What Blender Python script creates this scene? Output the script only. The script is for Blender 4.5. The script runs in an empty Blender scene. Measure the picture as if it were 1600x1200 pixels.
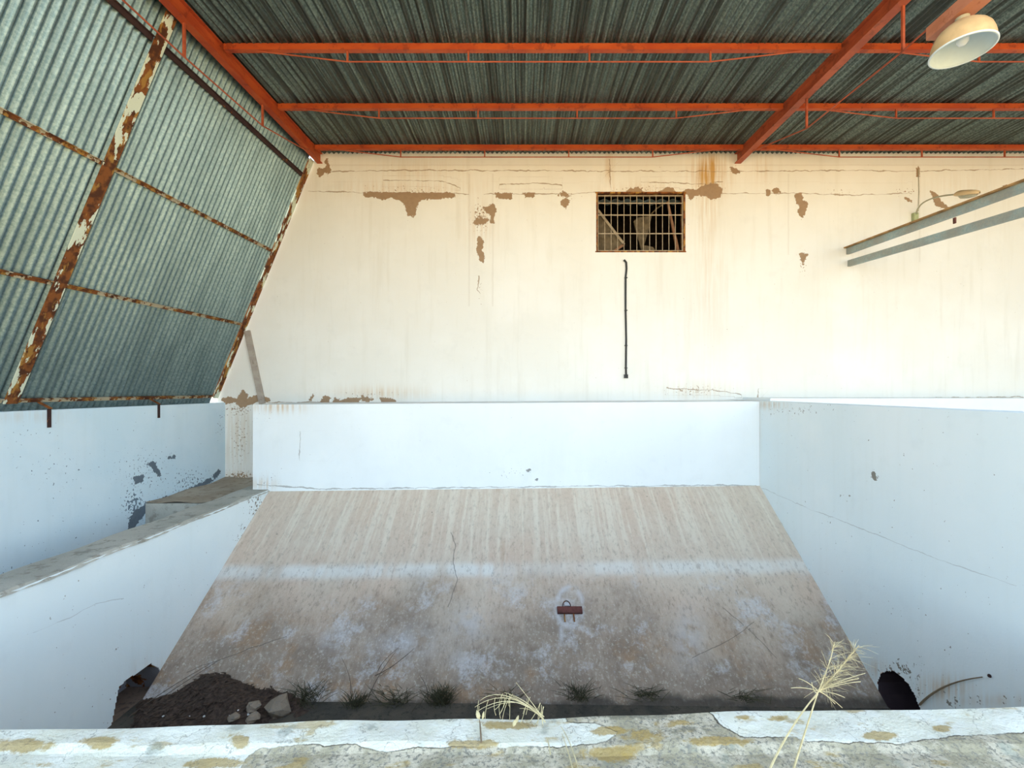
import bpy, math, random
import numpy as np
from mathutils import Vector
random.seed(7); rng = np.random.default_rng(7)
SC = bpy.context.scene
COL = SC.collection
F, CX, CY, H = 700.0, 815.0, 610.0, 1.55

# ------------------------------------------------------------ camera, sky, sun, exposure
cam = bpy.data.cameras.new('camera'); co = bpy.data.objects.new('camera', cam); COL.objects.link(co)
cam.sensor_width = 36; cam.lens = F / 1600 * 36
cam.shift_x = -15 / 1600; cam.shift_y = 10 / 1600
cam.clip_start = 0.02; cam.clip_end = 500
co.location = (0, 0, H); co.rotation_euler = (math.pi / 2, 0, 0)
SC.camera = co
SC.view_settings.view_transform = 'Standard'; SC.view_settings.look = 'None'
SC.view_settings.gamma = 1.0; SC.view_settings.use_curve_mapping = False
SC.view_settings.exposure = 2.25

W = bpy.data.worlds.new('sky'); SC.world = W; W.use_nodes = True
wn = W.node_tree.nodes; wl = W.node_tree.links
sky = wn.new('ShaderNodeTexSky'); sky.sky_type = 'NISHITA'; sky.sun_disc = False
SUN_EL, SUN_AZ = math.radians(52), math.radians(20)     # azimuth from +Y (behind the back wall)
sky.sun_elevation = SUN_EL; sky.sun_rotation = SUN_AZ
sky.air_density = 1.0; sky.dust_density = 0.6; sky.ozone_density = 1.4
hs = wn.new('ShaderNodeHueSaturation'); hs.inputs['Saturation'].default_value = .66; hs.inputs['Hue'].default_value = .485
wl.new(sky.outputs[0], hs.inputs['Color']); wl.new(hs.outputs[0], wn['Background'].inputs[0]); wn['Background'].inputs[1].default_value = 0.17

sl = bpy.data.lights.new('sun', 'SUN'); so = bpy.data.objects.new('sun', sl); COL.objects.link(so)
sl.energy = 3.6; sl.angle = math.radians(0.6); sl.color = (1.0, 0.9, 0.74)
sdir = Vector((math.sin(SUN_AZ) * math.cos(SUN_EL), math.cos(SUN_AZ) * math.cos(SUN_EL), math.sin(SUN_EL)))
so.rotation_euler = sdir.to_track_quat('Z', 'Y').to_euler(); so.location = (0, 0, 20)

# ------------------------------------------------------------ measured layout (metres)
D2 = 7.30            # back wall
D1 = 6.30            # low wall in front of it
XL, XLO = -3.555, -3.95   # pit's left wall: inner and outer face
XR = 3.348           # pit's right wall
XW = -4.83           # outer left wall
SL = 0.705           # fall of the slope
ZPIT = -1.35
ROOF0, RS = 3.59 + H, 0.037   # underside of roof sheet: ROOF0 + RS*y
ROOF_FRONT = 2.3

def P(px, py, d): return Vector(((px - CX) / F * d, d, H + (CY - py) / F * d))
def PX(px, py, X):
    d = X * F / (px - CX); return P(px, py, d)
def PZ(px, py, z):
    d = (z - H) * F / (CY - py); return P(px, py, d)
def roof_z(y): return ROOF0 + RS * y

# ------------------------------------------------------------ object helpers
def mk(name, verts, faces, mat=None, parent=None, smooth=False, attrs=None):
    me = bpy.data.meshes.new(name)
    me.from_pydata([tuple(v) for v in verts] if not isinstance(verts, np.ndarray) else verts.tolist(), [], faces if isinstance(faces, list) else faces.tolist())
    me.update()
    if mat: me.materials.append(mat)
    if smooth: me.polygons.foreach_set('use_smooth', [True] * len(me.polygons))
    for k, a in (attrs or {}).items():
        at = me.attributes.new(k, 'FLOAT', 'POINT')
        full = np.zeros(len(me.vertices), dtype=np.float32) - (20 if k == 'peel' else 0) + (99 if k in ('crack', 'seam') else 0)
        full[:len(a)] = a; at.data.foreach_set('value', full)
    o = bpy.data.objects.new(name, me); COL.objects.link(o)
    if parent: o.parent = parent
    return o
class MB:
    def __init__(s): s.v = []; s.f = []
    def add(s, v, f):
        n = len(s.v); s.v += [Vector(a) for a in v]; s.f += [tuple(i + n for i in q) for q in f]; return s
    def box(s, a, b):
        (x0, y0, z0), (x1, y1, z1) = a, b
        v = [(x, y, z) for z in (z0, z1) for y in (y0, y1) for x in (x0, x1)]
        return s.add(v, [(0, 2, 3, 1), (4, 5, 7, 6), (0, 1, 5, 4), (2, 6, 7, 3), (0, 4, 6, 2), (1, 3, 7, 5)])
    def hexa(s, v): return s.add(v, [(0, 3, 2, 1), (4, 5, 6, 7), (0, 1, 5, 4), (1, 2, 6, 5), (2, 3, 7, 6), (3, 0, 4, 7)])
    def sweep(s, pts, prof, up=(0, 0, 1), closed=True):
        """profile (a across, b up) carried straight along pts"""
        pts = [Vector(p) for p in pts]; n = len(prof); base = len(s.v)
        for i, p in enumerate(pts):
            t = (pts[min(i + 1, len(pts) - 1)] - pts[max(i - 1, 0)]).normalized()
            u = Vector(up); side = t.cross(u).normalized(); u = side.cross(t).normalized()
            for a, b in prof: s.v.append(p + side * a + u * b)
        m = n if closed else n - 1
        for i in range(len(pts) - 1):
            for j in range(m):
                k = (j + 1) % n
                s.f.append((base + i * n + j, base + i * n + k, base + (i + 1) * n + k, base + (i + 1) * n + j))
        if closed:
            s.f.append(tuple(base + j for j in range(n))[::-1]); s.f.append(tuple(base + (len(pts) - 1) * n + j for j in range(n)))
        return s
    def tube(s, pts, r, n=8):
        pts = [Vector(p) for p in pts]; base = len(s.v)
        rr = r if isinstance(r, (list, tuple)) else [r] * len(pts)
        for i, p in enumerate(pts):
            t = (pts[min(i + 1, len(pts) - 1)] - pts[max(i - 1, 0)]).normalized()
            a = t.cross(Vector((0.13, 0.21, 1)))
            if a.length < 0.05: a = t.cross(Vector((1, 0, 0)))
            a.normalize(); b = t.cross(a)
            for j in range(n):
                q = 2 * math.pi * j / n; s.v.append(p + (a * math.cos(q) + b * math.sin(q)) * rr[i])
        for i in range(len(pts) - 1):
            for j in range(n):
                k = (j + 1) % n
                s.f.append((base + i * n + j, base + i * n + k, base + (i + 1) * n + k, base + (i + 1) * n + j))
        s.f.append(tuple(base + j for j in range(n))[::-1]); s.f.append(tuple(base + (len(pts) - 1) * n + j for j in range(n)))
        return s
    def lathe(s, c, prof, n=48):
        base = len(s.v); c = Vector(c)
        for r, z in prof:
            for j in range(n):
                q = 2 * math.pi * j / n; s.v.append(c + Vector((r * math.cos(q), r * math.sin(q), z)))
        for i in range(len(prof) - 1):
            for j in range(n):
                k = (j + 1) % n
                s.f.append((base + i * n + j, base + i * n + k, base + (i + 1) * n + k, base + (i + 1) * n + j))
        return s
    def build(s, name, mat, parent=None, smooth=False, attrs=None): return mk(name, s.v, s.f, mat, parent, smooth, attrs)
def tag(o, label=None, cat=None, group=None, kind=None):
    if label: o['label'] = label
    if cat: o['category'] = cat
    if group: o['group'] = group
    if kind: o['kind'] = kind
    return o
def empty(name, loc, label, cat, group=None):
    o = bpy.data.objects.new(name, None); COL.objects.link(o); o.location = loc; o.empty_display_size = .1
    return tag(o, label, cat, group)
def child(o, parent):          # keep world-space mesh under a placed empty
    o.parent = parent; o.location = -Vector(parent.location); return o
def bez(p0, p1, p2, n=10):
    p0, p1, p2 = map(Vector, (p0, p1, p2))
    return [(1 - t) ** 2 * p0 + 2 * t * (1 - t) * p1 + t * t * p2 for t in [i / n for i in range(n + 1)]]

# ------------------------------------------------------------ surface marks kept as attributes
def proj(V):
    return CX + F * V[:, 0] / V[:, 1], CY - F * (V[:, 2] - H) / V[:, 1]
def sdf(px, py, poly):
    n = len(poly); best = np.full(px.shape, 1e9); ins = np.zeros(px.shape, bool)
    for i in range(n):
        x0, y0 = poly[i]; x1, y1 = poly[(i + 1) % n]
        dx, dy = x1 - x0, y1 - y0; L = dx * dx + dy * dy + 1e-9
        t = np.clip(((px - x0) * dx + (py - y0) * dy) / L, 0, 1)
        best = np.minimum(best, np.hypot(px - x0 - t * dx, py - y0 - t * dy))
        if y0 != y1:
            c = ((y0 > py) != (y1 > py)) & (px < (x1 - x0) * (py - y0) / (y1 - y0) + x0); ins ^= c
    return np.where(ins, best, -best)
def marks(V, peels=(), cracks=(), specks=(), stains=(), seams=()):
    px, py = proj(V); peel = np.full(px.shape, -20.0); ck = np.full(px.shape, 99.0); sm = np.full(px.shape, 99.0)
    for poly in peels:
        xs = [p[0] for p in poly]; ys = [p[1] for p in poly]
        m = (px > min(xs) - 14) & (px < max(xs) + 14) & (py > min(ys) - 14) & (py < max(ys) + 14)
        if m.any(): peel[m] = np.maximum(peel[m], sdf(px[m], py[m], poly))
    for line in cracks:
        xs = [p[0] for p in line]; ys = [p[1] for p in line]
        if max(xs) - min(xs) >= max(ys) - min(ys):
            o = np.argsort(xs); s = py - np.interp(px, np.array(xs)[o], np.array(ys)[o]); ok = (px >= min(xs)) & (px <= max(xs))
        else:
            o = np.argsort(ys); s = px - np.interp(py, np.array(ys)[o], np.array(xs)[o]); ok = (py >= min(ys)) & (py <= max(ys))
        s = np.where(ok, s, 99); ck = np.where(np.abs(s) < np.abs(ck), s, ck)
    for vertical, pos, lo, hi in seams:
        s_ = np.where((py > lo) & (py < hi), px - pos, 99) if vertical else np.where((px > lo) & (px < hi), py - pos, 99)
        sm = np.where(np.abs(s_) < np.abs(sm), s_, sm)
    def ell(L):
        a = np.zeros(px.shape)
        for x, y, rx, ry, k in L: a = np.maximum(a, k * np.exp(-((px - x) / rx) ** 2 - ((py - y) / ry) ** 2))
        return a
    return {'peel': peel, 'crack': ck, 'speck': ell(specks), 'stain': ell(stains), 'seam': sm}
def grid(us, vs, fn, keep=None):
    U, Vv = np.meshgrid(us, vs); V = fn(U.ravel(), Vv.ravel())
    nu, nv = len(us), len(vs)
    i = (np.arange(nv - 1)[:, None] * nu + np.arange(nu - 1)[None, :]).ravel()
    Fc = np.stack([i, i + 1, i + 1 + nu, i + nu], 1)
    if keep is not None:
        C = V[Fc].mean(1); Fc = Fc[keep(C)]
    return V, Fc
def stack(*c): return np.stack(np.broadcast_arrays(*c), 1).astype(float)

# ------------------------------------------------------------ materials
class NT:
    def __init__(s, name, rough=.85, metal=0.0, spec=.3):
        s.m = bpy.data.materials.new(name); s.m.use_nodes = True
        s.t = s.m.node_tree; s.n = s.t.nodes; s.l = s.t.links; s.b = s.n['Principled BSDF']
        s.b.inputs['Roughness'].default_value = rough; s.b.inputs['Metallic'].default_value = metal
        s.b.inputs['Specular IOR Level'].default_value = spec
        s.tc = s.n.new('ShaderNodeTexCoord').outputs['Object']
    def put(s, sock, v):
        if isinstance(v, bpy.types.NodeSocket): s.l.new(v, sock)
        elif isinstance(v, tuple) and len(v) == 3 and sock.type == 'RGBA': sock.default_value = (*v, 1)
        else: sock.default_value = v
    def map(s, scale, loc=(0, 0, 0), rot=(0, 0, 0)):
        n = s.n.new('ShaderNodeMapping'); s.l.new(s.tc, n.inputs[0]); n.inputs['Scale'].default_value = scale
        n.inputs['Location'].default_value = loc; n.inputs['Rotation'].default_value = rot; return n.outputs[0]
    def noise(s, scale, detail=4, vec=None, rough=.55, dist=0):
        n = s.n.new('ShaderNodeTexNoise'); n.inputs['Scale'].default_value = scale; n.inputs['Detail'].default_value = detail
        n.inputs['Roughness'].default_value = rough; n.inputs['Distortion'].default_value = dist
        s.l.new(vec if vec is not None else s.tc, n.inputs['Vector']); return n.outputs['Fac']
    def voro(s, scale, vec=None, feat='F1'):
        n = s.n.new('ShaderNodeTexVoronoi'); n.feature = feat; n.inputs['Scale'].default_value = scale
        s.l.new(vec if vec is not None else s.tc, n.inputs['Vector']); return n.outputs['Distance']
    def math(s, op, a, b=0.0, c=None, clamp=False):
        n = s.n.new('ShaderNodeMath'); n.operation = op; n.use_clamp = clamp
        s.put(n.inputs[0], a); s.put(n.inputs[1], b)
        if c is not None: s.put(n.inputs[2], c)
        return n.outputs[0]
    def ramp(s, v, a, b, y0=0.0, y1=1.0):
        n = s.n.new('ShaderNodeMapRange'); n.interpolation_type = 'SMOOTHSTEP'; s.put(n.inputs[0], v)
        n.inputs[1].default_value = a; n.inputs[2].default_value = b; n.inputs[3].default_value = y0; n.inputs[4].default_value = y1
        return n.outputs[0]
    def mix(s, f, a, b, mode='MIX'):
        n = s.n.new('ShaderNodeMix'); n.data_type = 'RGBA'; n.blend_type = mode
        s.put(n.inputs[0], f); s.put(n.inputs[6], a); s.put(n.inputs[7], b); return n.outputs[2]
    def attr(s, name):
        n = s.n.new('ShaderNodeAttribute'); n.attribute_name = name; return n.outputs['Fac']
    def sep(s):
        n = s.n.new('ShaderNodeSeparateXYZ'); s.l.new(s.tc, n.inputs[0]); return n.outputs
    def bump(s, h, strength=.3, dist=.01):
        n = s.n.new('ShaderNodeBump'); n.inputs['Strength'].default_value = strength; n.inputs['Distance'].default_value = dist
        s.put(n.inputs['Height'], h); s.l.new(n.outputs[0], s.b.inputs['Normal']); return s
    def done(s, c): s.put(s.b.inputs['Base Color'], c); return s.m

def plaster(name, base, alt, clay=(.40, .265, .16), crackc=(.22, .17, .11), stainc=(.55, .33, .12), streak=.25, crackw=1.0, speckc=None):
    t = NT(name, .9)
    big = t.noise(.9, 5); med = t.noise(5, 6); fine = t.noise(60, 4)
    st = t.noise(1, 5, t.map((9, 9, .7)))
    c = t.mix(t.ramp(big, .38, .68), base, alt)
    c = t.mix(t.math('MULTIPLY', t.ramp(st, .5, .8), streak), c, tuple(v * k for v, k in zip(base, (.78, .74, .66))))
    c = t.mix(t.math('MULTIPLY', t.ramp(med, .55, .75), .18), c, tuple(v * .85 for v in base))
    # stains run down the wall
    drip = t.noise(1, 6, t.map((26, 26, 1.3))); sa = t.attr('stain')
    sm = t.math('MULTIPLY', sa, t.ramp(drip, .3, .72), clamp=True)
    c = t.mix(sm, c, stainc)
    # hair cracks
    wob = t.math('MULTIPLY', t.math('SUBTRACT', t.noise(7, 5), .5), 7.0)
    ck = t.math('ABSOLUTE', t.math('ADD', t.attr('crack'), wob))
    cw = t.ramp(t.noise(4, 5), .35, .7, .25 * crackw, 1.5 * crackw)
    cm = t.math('LESS_THAN', ck, cw)
    c = t.mix(t.math('MULTIPLY', cm, .75), c, crackc)
    sm_ = t.ramp(t.math('ABSOLUTE', t.math('ADD', t.attr('seam'), t.math('MULTIPLY', wob, .25))), 2.0, .3)
    c = t.mix(t.math('MULTIPLY', sm_, .13), c, crackc)
    # flaked patches
    n1 = t.math('MULTIPLY', t.math('SUBTRACT', t.noise(22, 6, rough=.65), .5), 11.0)
    pm = t.math('GREATER_THAN', t.math('ADD', t.attr('peel'), n1), -1.0)
    sp = t.math('GREATER_THAN', t.math('ADD', t.noise(30, 5, rough=.6), t.math('MULTIPLY', t.attr('speck'), .22)), .71)
    dots = t.math('LESS_THAN', t.math('ADD', t.voro(5.5), t.math('MULTIPLY', t.noise(3), .09)), .068)
    clayc = t.mix(t.noise(18, 4), clay, tuple(v * .72 for v in clay))
    c = t.mix(t.math('MULTIPLY', dots, .35), c, crackc)
    c = t.mix(sp, c, speckc or clayc); c = t.mix(pm, c, clayc)
    h = t.math('SUBTRACT', t.math('MULTIPLY', fine, .25), t.math('ADD', t.math('MULTIPLY', pm, 1.0), t.math('MULTIPLY', cm, .8)))
    h = t.math('ADD', h, t.math('MULTIPLY', med, .8))
    t.bump(h, .35, .008)
    return t.done(c)
M = {}
M['back'] = plaster('back wall lime plaster', (.79, .76, .69), (.83, .805, .745), crackw=.75, crackc=(.30, .20, .11))
M['low'] = plaster('low wall whitewash', (.80, .83, .83), (.84, .87, .87), clay=(.34, .34, .33), crackc=(.35, .33, .3), streak=.08)
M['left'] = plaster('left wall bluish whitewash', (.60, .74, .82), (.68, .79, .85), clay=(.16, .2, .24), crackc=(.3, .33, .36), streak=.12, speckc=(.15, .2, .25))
M['pit'] = plaster('pit wall whitewash', (.78, .86, .88), (.83, .89, .90), clay=(.3, .28, .24), crackc=(.52, .55, .55), streak=.1, crackw=.5)

def concrete(name, a, b, dark, rough=.92, sc=1.0):
    t = NT(name, rough)
    c = t.mix(t.ramp(t.noise(1.6 * sc, 6), .35, .65), a, b)
    c = t.mix(t.math('MULTIPLY', t.ramp(t.noise(9 * sc, 7, rough=.65), .52, .66), .7), c, dark)
    c = t.mix(t.math('MULTIPLY', t.ramp(t.noise(90, 3), .55, .7), .3), c, tuple(v * .5 for v in a))
    t.bump(t.math('ADD', t.noise(12, 6), t.math('MULTIPLY', t.noise(80, 3), .3)), .6, .02)
    return t.done(c)
M['cap'] = concrete('grey concrete cap', (.40, .385, .33), (.50, .475, .41), (.22, .20, .16))
M['dirtslab'] = concrete('brown dirty slab', (.36, .28, .2), (.46, .38, .29), (.2, .13, .09))
M['dirt'] = concrete('dry dirt', (.2, .14, .1), (.28, .2, .15), (.08, .06, .05), sc=2)
M['muck'] = concrete('dark pit muck', (.06, .055, .045), (.10, .085, .065), (.03, .03, .025), sc=3)
M['stone'] = concrete('stone', (.24, .19, .14), (.30, .24, .18), (.2, .18, .16), sc=3)
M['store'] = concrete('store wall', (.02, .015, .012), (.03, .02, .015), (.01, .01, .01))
M['sand'] = concrete('sunlit sandy yard', (.66, .47, .23), (.72, .53, .27), (.54, .38, .18), sc=.3)

def slope_mat():
    t = NT('slope concrete', .92)
    xyz = t.sep()
    v = t.math('DIVIDE', t.math('SUBTRACT', D1, xyz[1]), 2.2)            # 0 at the top, 1 at the foot
    base = t.mix(t.ramp(t.noise(.8, 5), .35, .65), (.66, .50, .38), (.68, .56, .44))
    # top: pale runs of lime along the fall
    runs = t.noise(1, 4, t.map((11, .25, .25)), rough=.65)
    runs2 = t.noise(1, 5, t.map((24, 2.2, 2.2), (3, 1, 0)), rough=.7)
    topm = t.ramp(t.math('ADD', v, t.math('MULTIPLY', t.noise(1.1, 4), .5)), .92, .45)
    rm = t.math('MULTIPLY', topm, t.math('MULTIPLY', t.ramp(t.math('ADD', t.math('MULTIPLY', runs, .75), t.math('MULTIPLY', runs2, .4)), .52, .68), .5))
    c = t.mix(rm, base, (.84, .76, .62))
    rust = t.math('MULTIPLY', t.math('MULTIPLY', topm, t.ramp(t.noise(1, 4, t.map((5, .9, .9), (7, 0, 0))), .62, .72)), .5)
    c = t.mix(rust, c, (.5, .33, .22))
    # whiter band across the slope
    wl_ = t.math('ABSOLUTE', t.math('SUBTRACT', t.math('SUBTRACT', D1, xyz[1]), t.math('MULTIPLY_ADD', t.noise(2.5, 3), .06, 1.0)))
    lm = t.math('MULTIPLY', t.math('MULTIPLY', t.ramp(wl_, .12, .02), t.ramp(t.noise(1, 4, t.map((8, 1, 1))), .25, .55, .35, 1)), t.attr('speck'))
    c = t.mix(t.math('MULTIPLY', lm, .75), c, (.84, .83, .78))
    # lower half: darker, browner, with blotches of salt
    low = t.ramp(t.math('ADD', t.math('SUBTRACT', v, t.math('MULTIPLY', t.ramp(xyz[0], .3, 2.2), .09)), t.math('MULTIPLY', t.math('SUBTRACT', t.noise(1.3, 5), .5), .7)), .45, .85)
    dk = t.mix(t.ramp(t.noise(3, 6, rough=.6), .4, .6), (.36, .28, .215), (.255, .195, .15))
    c = t.mix(t.math('MULTIPLY', low, .85), c, dk)
    br = t.math('MULTIPLY', t.math('MULTIPLY', low, t.ramp(t.noise(1.7, 6, t.map((1, 1, 1), (4, 2, 0)), rough=.65), .5, .62)), .7)
    c = t.mix(br, c, (.42, .26, .15))
    salt = t.math('MULTIPLY', t.ramp(t.noise(2.1, 8, t.map((1, 1, 1), (9, 5, 0)), rough=.68), .53, .62), t.ramp(v, .4, .65))
    salt = t.math('MULTIPLY', salt, t.ramp(t.noise(45, 4, rough=.7), .4, .55, .35, 1))
    c = t.mix(t.math('MULTIPLY', salt, .6), c, (.72, .71, .72))
    spk = t.math('MULTIPLY', t.ramp(t.noise(38, 5, rough=.7), .56, .62), t.math('MULTIPLY', low, .7))
    c = t.mix(spk, c, (.6, .54, .44))
    grit = t.noise(1, 7, t.map((26, 12, 12), (2, 2, 2)), rough=.75)
    c = t.mix(t.math('MULTIPLY', t.ramp(grit, .5, .66), t.ramp(v, .1, .8, .28, .6)), c, (.26, .19, .14))
    c = t.mix(t.math('MULTIPLY', t.ramp(grit, .46, .34), .3), c, (.78, .70, .60))
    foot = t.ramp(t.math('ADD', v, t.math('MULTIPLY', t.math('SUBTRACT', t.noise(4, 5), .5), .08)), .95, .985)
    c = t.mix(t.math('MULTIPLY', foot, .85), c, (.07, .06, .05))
    c = t.mix(t.math('MULTIPLY', t.attr('stain'), t.ramp(t.noise(9, 5), .3, .6)), c, (.68, .66, .66))
    pits = t.math('LESS_THAN', t.math('ADD', t.voro(3.3), t.math('MULTIPLY', t.noise(5), .05)), .055)
    c = t.mix(t.math('MULTIPLY', pits, .7), c, (.12, .1, .08))
    ck = t.math('LESS_THAN', t.math('ABSOLUTE', t.math('ADD', t.attr('crack'), t.math('MULTIPLY', t.math('SUBTRACT', t.noise(5, 5), .5), 9.0))), .7)
    c = t.mix(t.math('MULTIPLY', ck, .6), c, (.12, .1, .08))
    h = t.math('ADD', t.math('MULTIPLY', runs, 1.2), t.math('ADD', t.math('MULTIPLY', t.noise(25, 6, rough=.65), .9), t.math('MULTIPLY', pits, -1.5)))
    t.bump(h, .55, .02)
    return t.done(c)
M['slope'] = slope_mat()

def curb_mat():
    t = NT('weathered curb', .92)
    y = t.sep()[1]; x = t.sep()[0]
    c = t.mix(t.ramp(t.noise(5, 5), .4, .6), (.76, .74, .60), (.83, .82, .71))
    rough = t.mix(t.ramp(t.noise(7, 7, rough=.65), .4, .6), (.42, .37, .25), (.64, .57, .43))
    rough = t.mix(t.ramp(t.noise(55, 5, rough=.7), .5, .62), rough, (.27, .25, .2))
    edge = t.math('ADD', t.math('SUBTRACT', y, t.math('MULTIPLY', x, .022)), t.math('MULTIPLY', t.math('SUBTRACT', t.noise(2.2, 6), .5), .22))
    pe_ = t.math('ADD', t.attr('peel'), t.math('MULTIPLY', t.math('SUBTRACT', t.noise(9, 6, rough=.65), .5), 16.0))
    bare = t.ramp(pe_, -.8, .8)
    # patches where the coat is gone
    gone = t.math('MULTIPLY', t.ramp(t.noise(1.4, 6, t.map((1, 1, 1), (2.4, 0, 0)), rough=.6), .62, .66), .7)
    m = t.math('MAXIMUM', bare, gone)
    c = t.mix(m, c, rough)
    lich = t.math('MULTIPLY', t.ramp(t.noise(3.6, 6, t.map((1, 2.2, 1), (0, 5, 0)), rough=.62), .57, .64), .6)
    c = t.mix(lich, c, (.47, .32, .09))
    gr = t.math('MULTIPLY', t.ramp(t.noise(6, 5, t.map((1, 1, 1), (8, 1, 0))), .6, .7), .6)
    c = t.mix(gr, c, (.3, .32, .26))
    och = t.math('MULTIPLY', t.math('ADD', t.attr('stain'), t.math('MULTIPLY', t.math('SUBTRACT', t.noise(9, 7, rough=.75), .5), 1.9)), 1.0)
    c = t.mix(t.math('MULTIPLY', t.ramp(och, .3, .55), .8), c, t.mix(t.noise(30), (.50, .33, .08), (.38, .27, .10)))
    drk = t.math('ADD', t.attr('speck'), t.math('MULTIPLY', t.math('SUBTRACT', t.noise(20, 6, rough=.75), .5), 1.6))
    c = t.mix(t.math('MULTIPLY', t.ramp(drk, .35, .7), .75), c, (.20, .185, .13))
    seam = t.ramp(t.math('ABSOLUTE', pe_), 1.3, .4)
    c = t.mix(t.math('MULTIPLY', seam, t.ramp(t.noise(3), .35, .55)), c, (.12, .1, .07))
    vein = t.ramp(t.math('ABSOLUTE', t.math('SUBTRACT', t.noise(3.2, 6, rough=.6), .5)), .006, .001)
    c = t.mix(t.math('MULTIPLY', vein, .5), c, (.2, .17, .12))
    t.bump(t.math('ADD', t.math('MULTIPLY', t.noise(9, 7, rough=.6), 1.2), t.math('ADD', t.math('MULTIPLY', t.noise(70, 4), .35), t.math('MULTIPLY', m, -.4))), .7, .02)
    return t.done(c)
M['curb'] = curb_mat()

def galv(name, a, b, grime, gk, rough=.48, metal=.55, along=(1, 1, 1)):
    t = NT(name, rough, metal, .5)
    c = t.mix(t.ramp(t.noise(40, 5, rough=.7), .38, .62), a, b)
    g = t.noise(1, 5, t.map(along), rough=.65)
    c = t.mix(t.math('MULTIPLY', t.ramp(g, .4, .62), gk), c, grime)
    t.bump(t.noise(70, 3), .06, .002)
    return t.done(c)
M['panel'] = galv('galvanised wall sheet', (.14, .215, .235), (.235, .32, .33), (.07, .115, .13), .4, .4, .75, (.8, 6, .8))
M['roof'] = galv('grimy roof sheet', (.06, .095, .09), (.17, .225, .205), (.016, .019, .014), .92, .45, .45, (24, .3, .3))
M['channel'] = galv('galvanised channel', (.28, .40, .42), (.38, .46, .44), (.30, .24, .17), .5, .6, .2, (2, 2, 2))

def red_lead(name, a, b, dk):
    t = NT(name, .6, 0, .35)
    c = t.mix(t.ramp(t.noise(3, 6, t.map((1, 1, 3)), rough=.6), .4, .62), a, b)
    c = t.mix(t.math('MULTIPLY', t.ramp(t.noise(9, 6, rough=.68), .55, .64), .6), c, dk)
    t.bump(t.noise(30, 4), .2, .004)
    return t.done(c)
M['orange'] = red_lead('red lead paint', (.46, .082, .018), (.37, .052, .014), (.16, .022, .01))
M['orange2'] = red_lead('faded red lead paint', (.42, .095, .04), (.32, .065, .028), (.16, .04, .02))
M['pink'] = red_lead('weathered red lead paint', (.50, .21, .13), (.42, .16, .09), (.3, .1, .05))
def rusty(name, paint, amount, sc=(3, 3, 1.3), dk=1.0):
    t = NT(name, .8, 0, .25)
    r = t.mix(t.ramp(t.noise(14, 5), .4, .62), (.26*dk, .085*dk, .02*dk), (.09*dk, .03*dk, .012*dk))
    r = t.mix(t.math('MULTIPLY', t.ramp(t.noise(4, 6, t.map((sc[0], sc[1], sc[2]), (5, 0, 0))), .52, .6), .8), r, (.46*dk, .24*dk, .05*dk))
    m = t.math('GREATER_THAN', t.noise(2.4, 7, t.map(sc), rough=.6), amount)
    c = t.mix(m, r, paint)
    t.bump(t.math('ADD', t.math('MULTIPLY', m, 1.0), t.noise(60, 4)), .5, .004)
    return t.done(c)
M['rustpost'] = rusty('flaking post paint', (.62, .66, .52), .53, (3.2, 3.2, .45), .8)
M['rustrail'] = rusty('flaking rail paint', (.42, .36, .25), .53, (.9, 4, 4), .8)
M['rust'] = rusty('rust', (.2, .09, .05), .62)
M['darkiron'] = rusty('dark iron', (.045, .022, .02), .36)
M['wood'] = red_lead('weathered batten', (.42, .36, .30), (.36, .30, .25), (.22, .17, .13))
def plain(name, c, rough=.6, metal=0, var=.15, sc=12):
    t = NT(name, rough, metal)
    t.bump(t.noise(sc * 3, 3), .1, .003)
    return t.done(t.mix(t.ramp(t.noise(sc, 4), .35, .65), c, tuple(v * (1 - var) for v in c)))
M['maroon'] = plain('maroon rust', (.16, .055, .045), .8, var=.5)
M['ochre'] = plain('ochre rust', (.46, .27, .11), .8, var=.45, sc=8)
M['enamel'] = plain('cream enamel', (.64, .46, .25), .35)
M['white'] = plain('white enamel', (.66, .77, .82), .4, var=.05)
M['glass'] = plain('milky bulb', (.8, .85, .88), .15, var=.02)
M['cable'] = plain('black conduit', (.035, .035, .035), .6)
M['lampmetal'] = plain('dull lamp metal', (.45, .42, .30), .5)
M['lampgreen'] = plain('greenish junction box', (.42, .46, .25), .6)
M['grate'] = plain('rusty painted bars', (.46, .36, .24), .6, var=.3, sc=20)
M['board'] = plain('old board', (.16, .12, .07), .8, var=.4)
M['boardpale'] = plain('pale board edge', (.42, .33, .22), .8, var=.3)
M['plank'] = plain('reddish plank', (.30, .15, .08), .8, var=.3)
M['straw'] = plain('dry straw', (.68, .58, .34), .7, var=.25, sc=30)
M['twig'] = plain('dark twig', (.12, .09, .07), .8)
M['stembrown'] = plain('brown stem', (.26, .19, .12), .8)
M['weed'] = plain('dull green weed', (.09, .085, .045), .8, var=.4, sc=30)
M['leafbrown'] = plain('brown litter', (.085, .055, .04), .85, var=.5, sc=40)
M['pebble'] = plain('white pebble', (.75, .72, .68), .7)
M['whitecement'] = plain('pale cement', (.62, .60, .60), .9)

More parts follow.
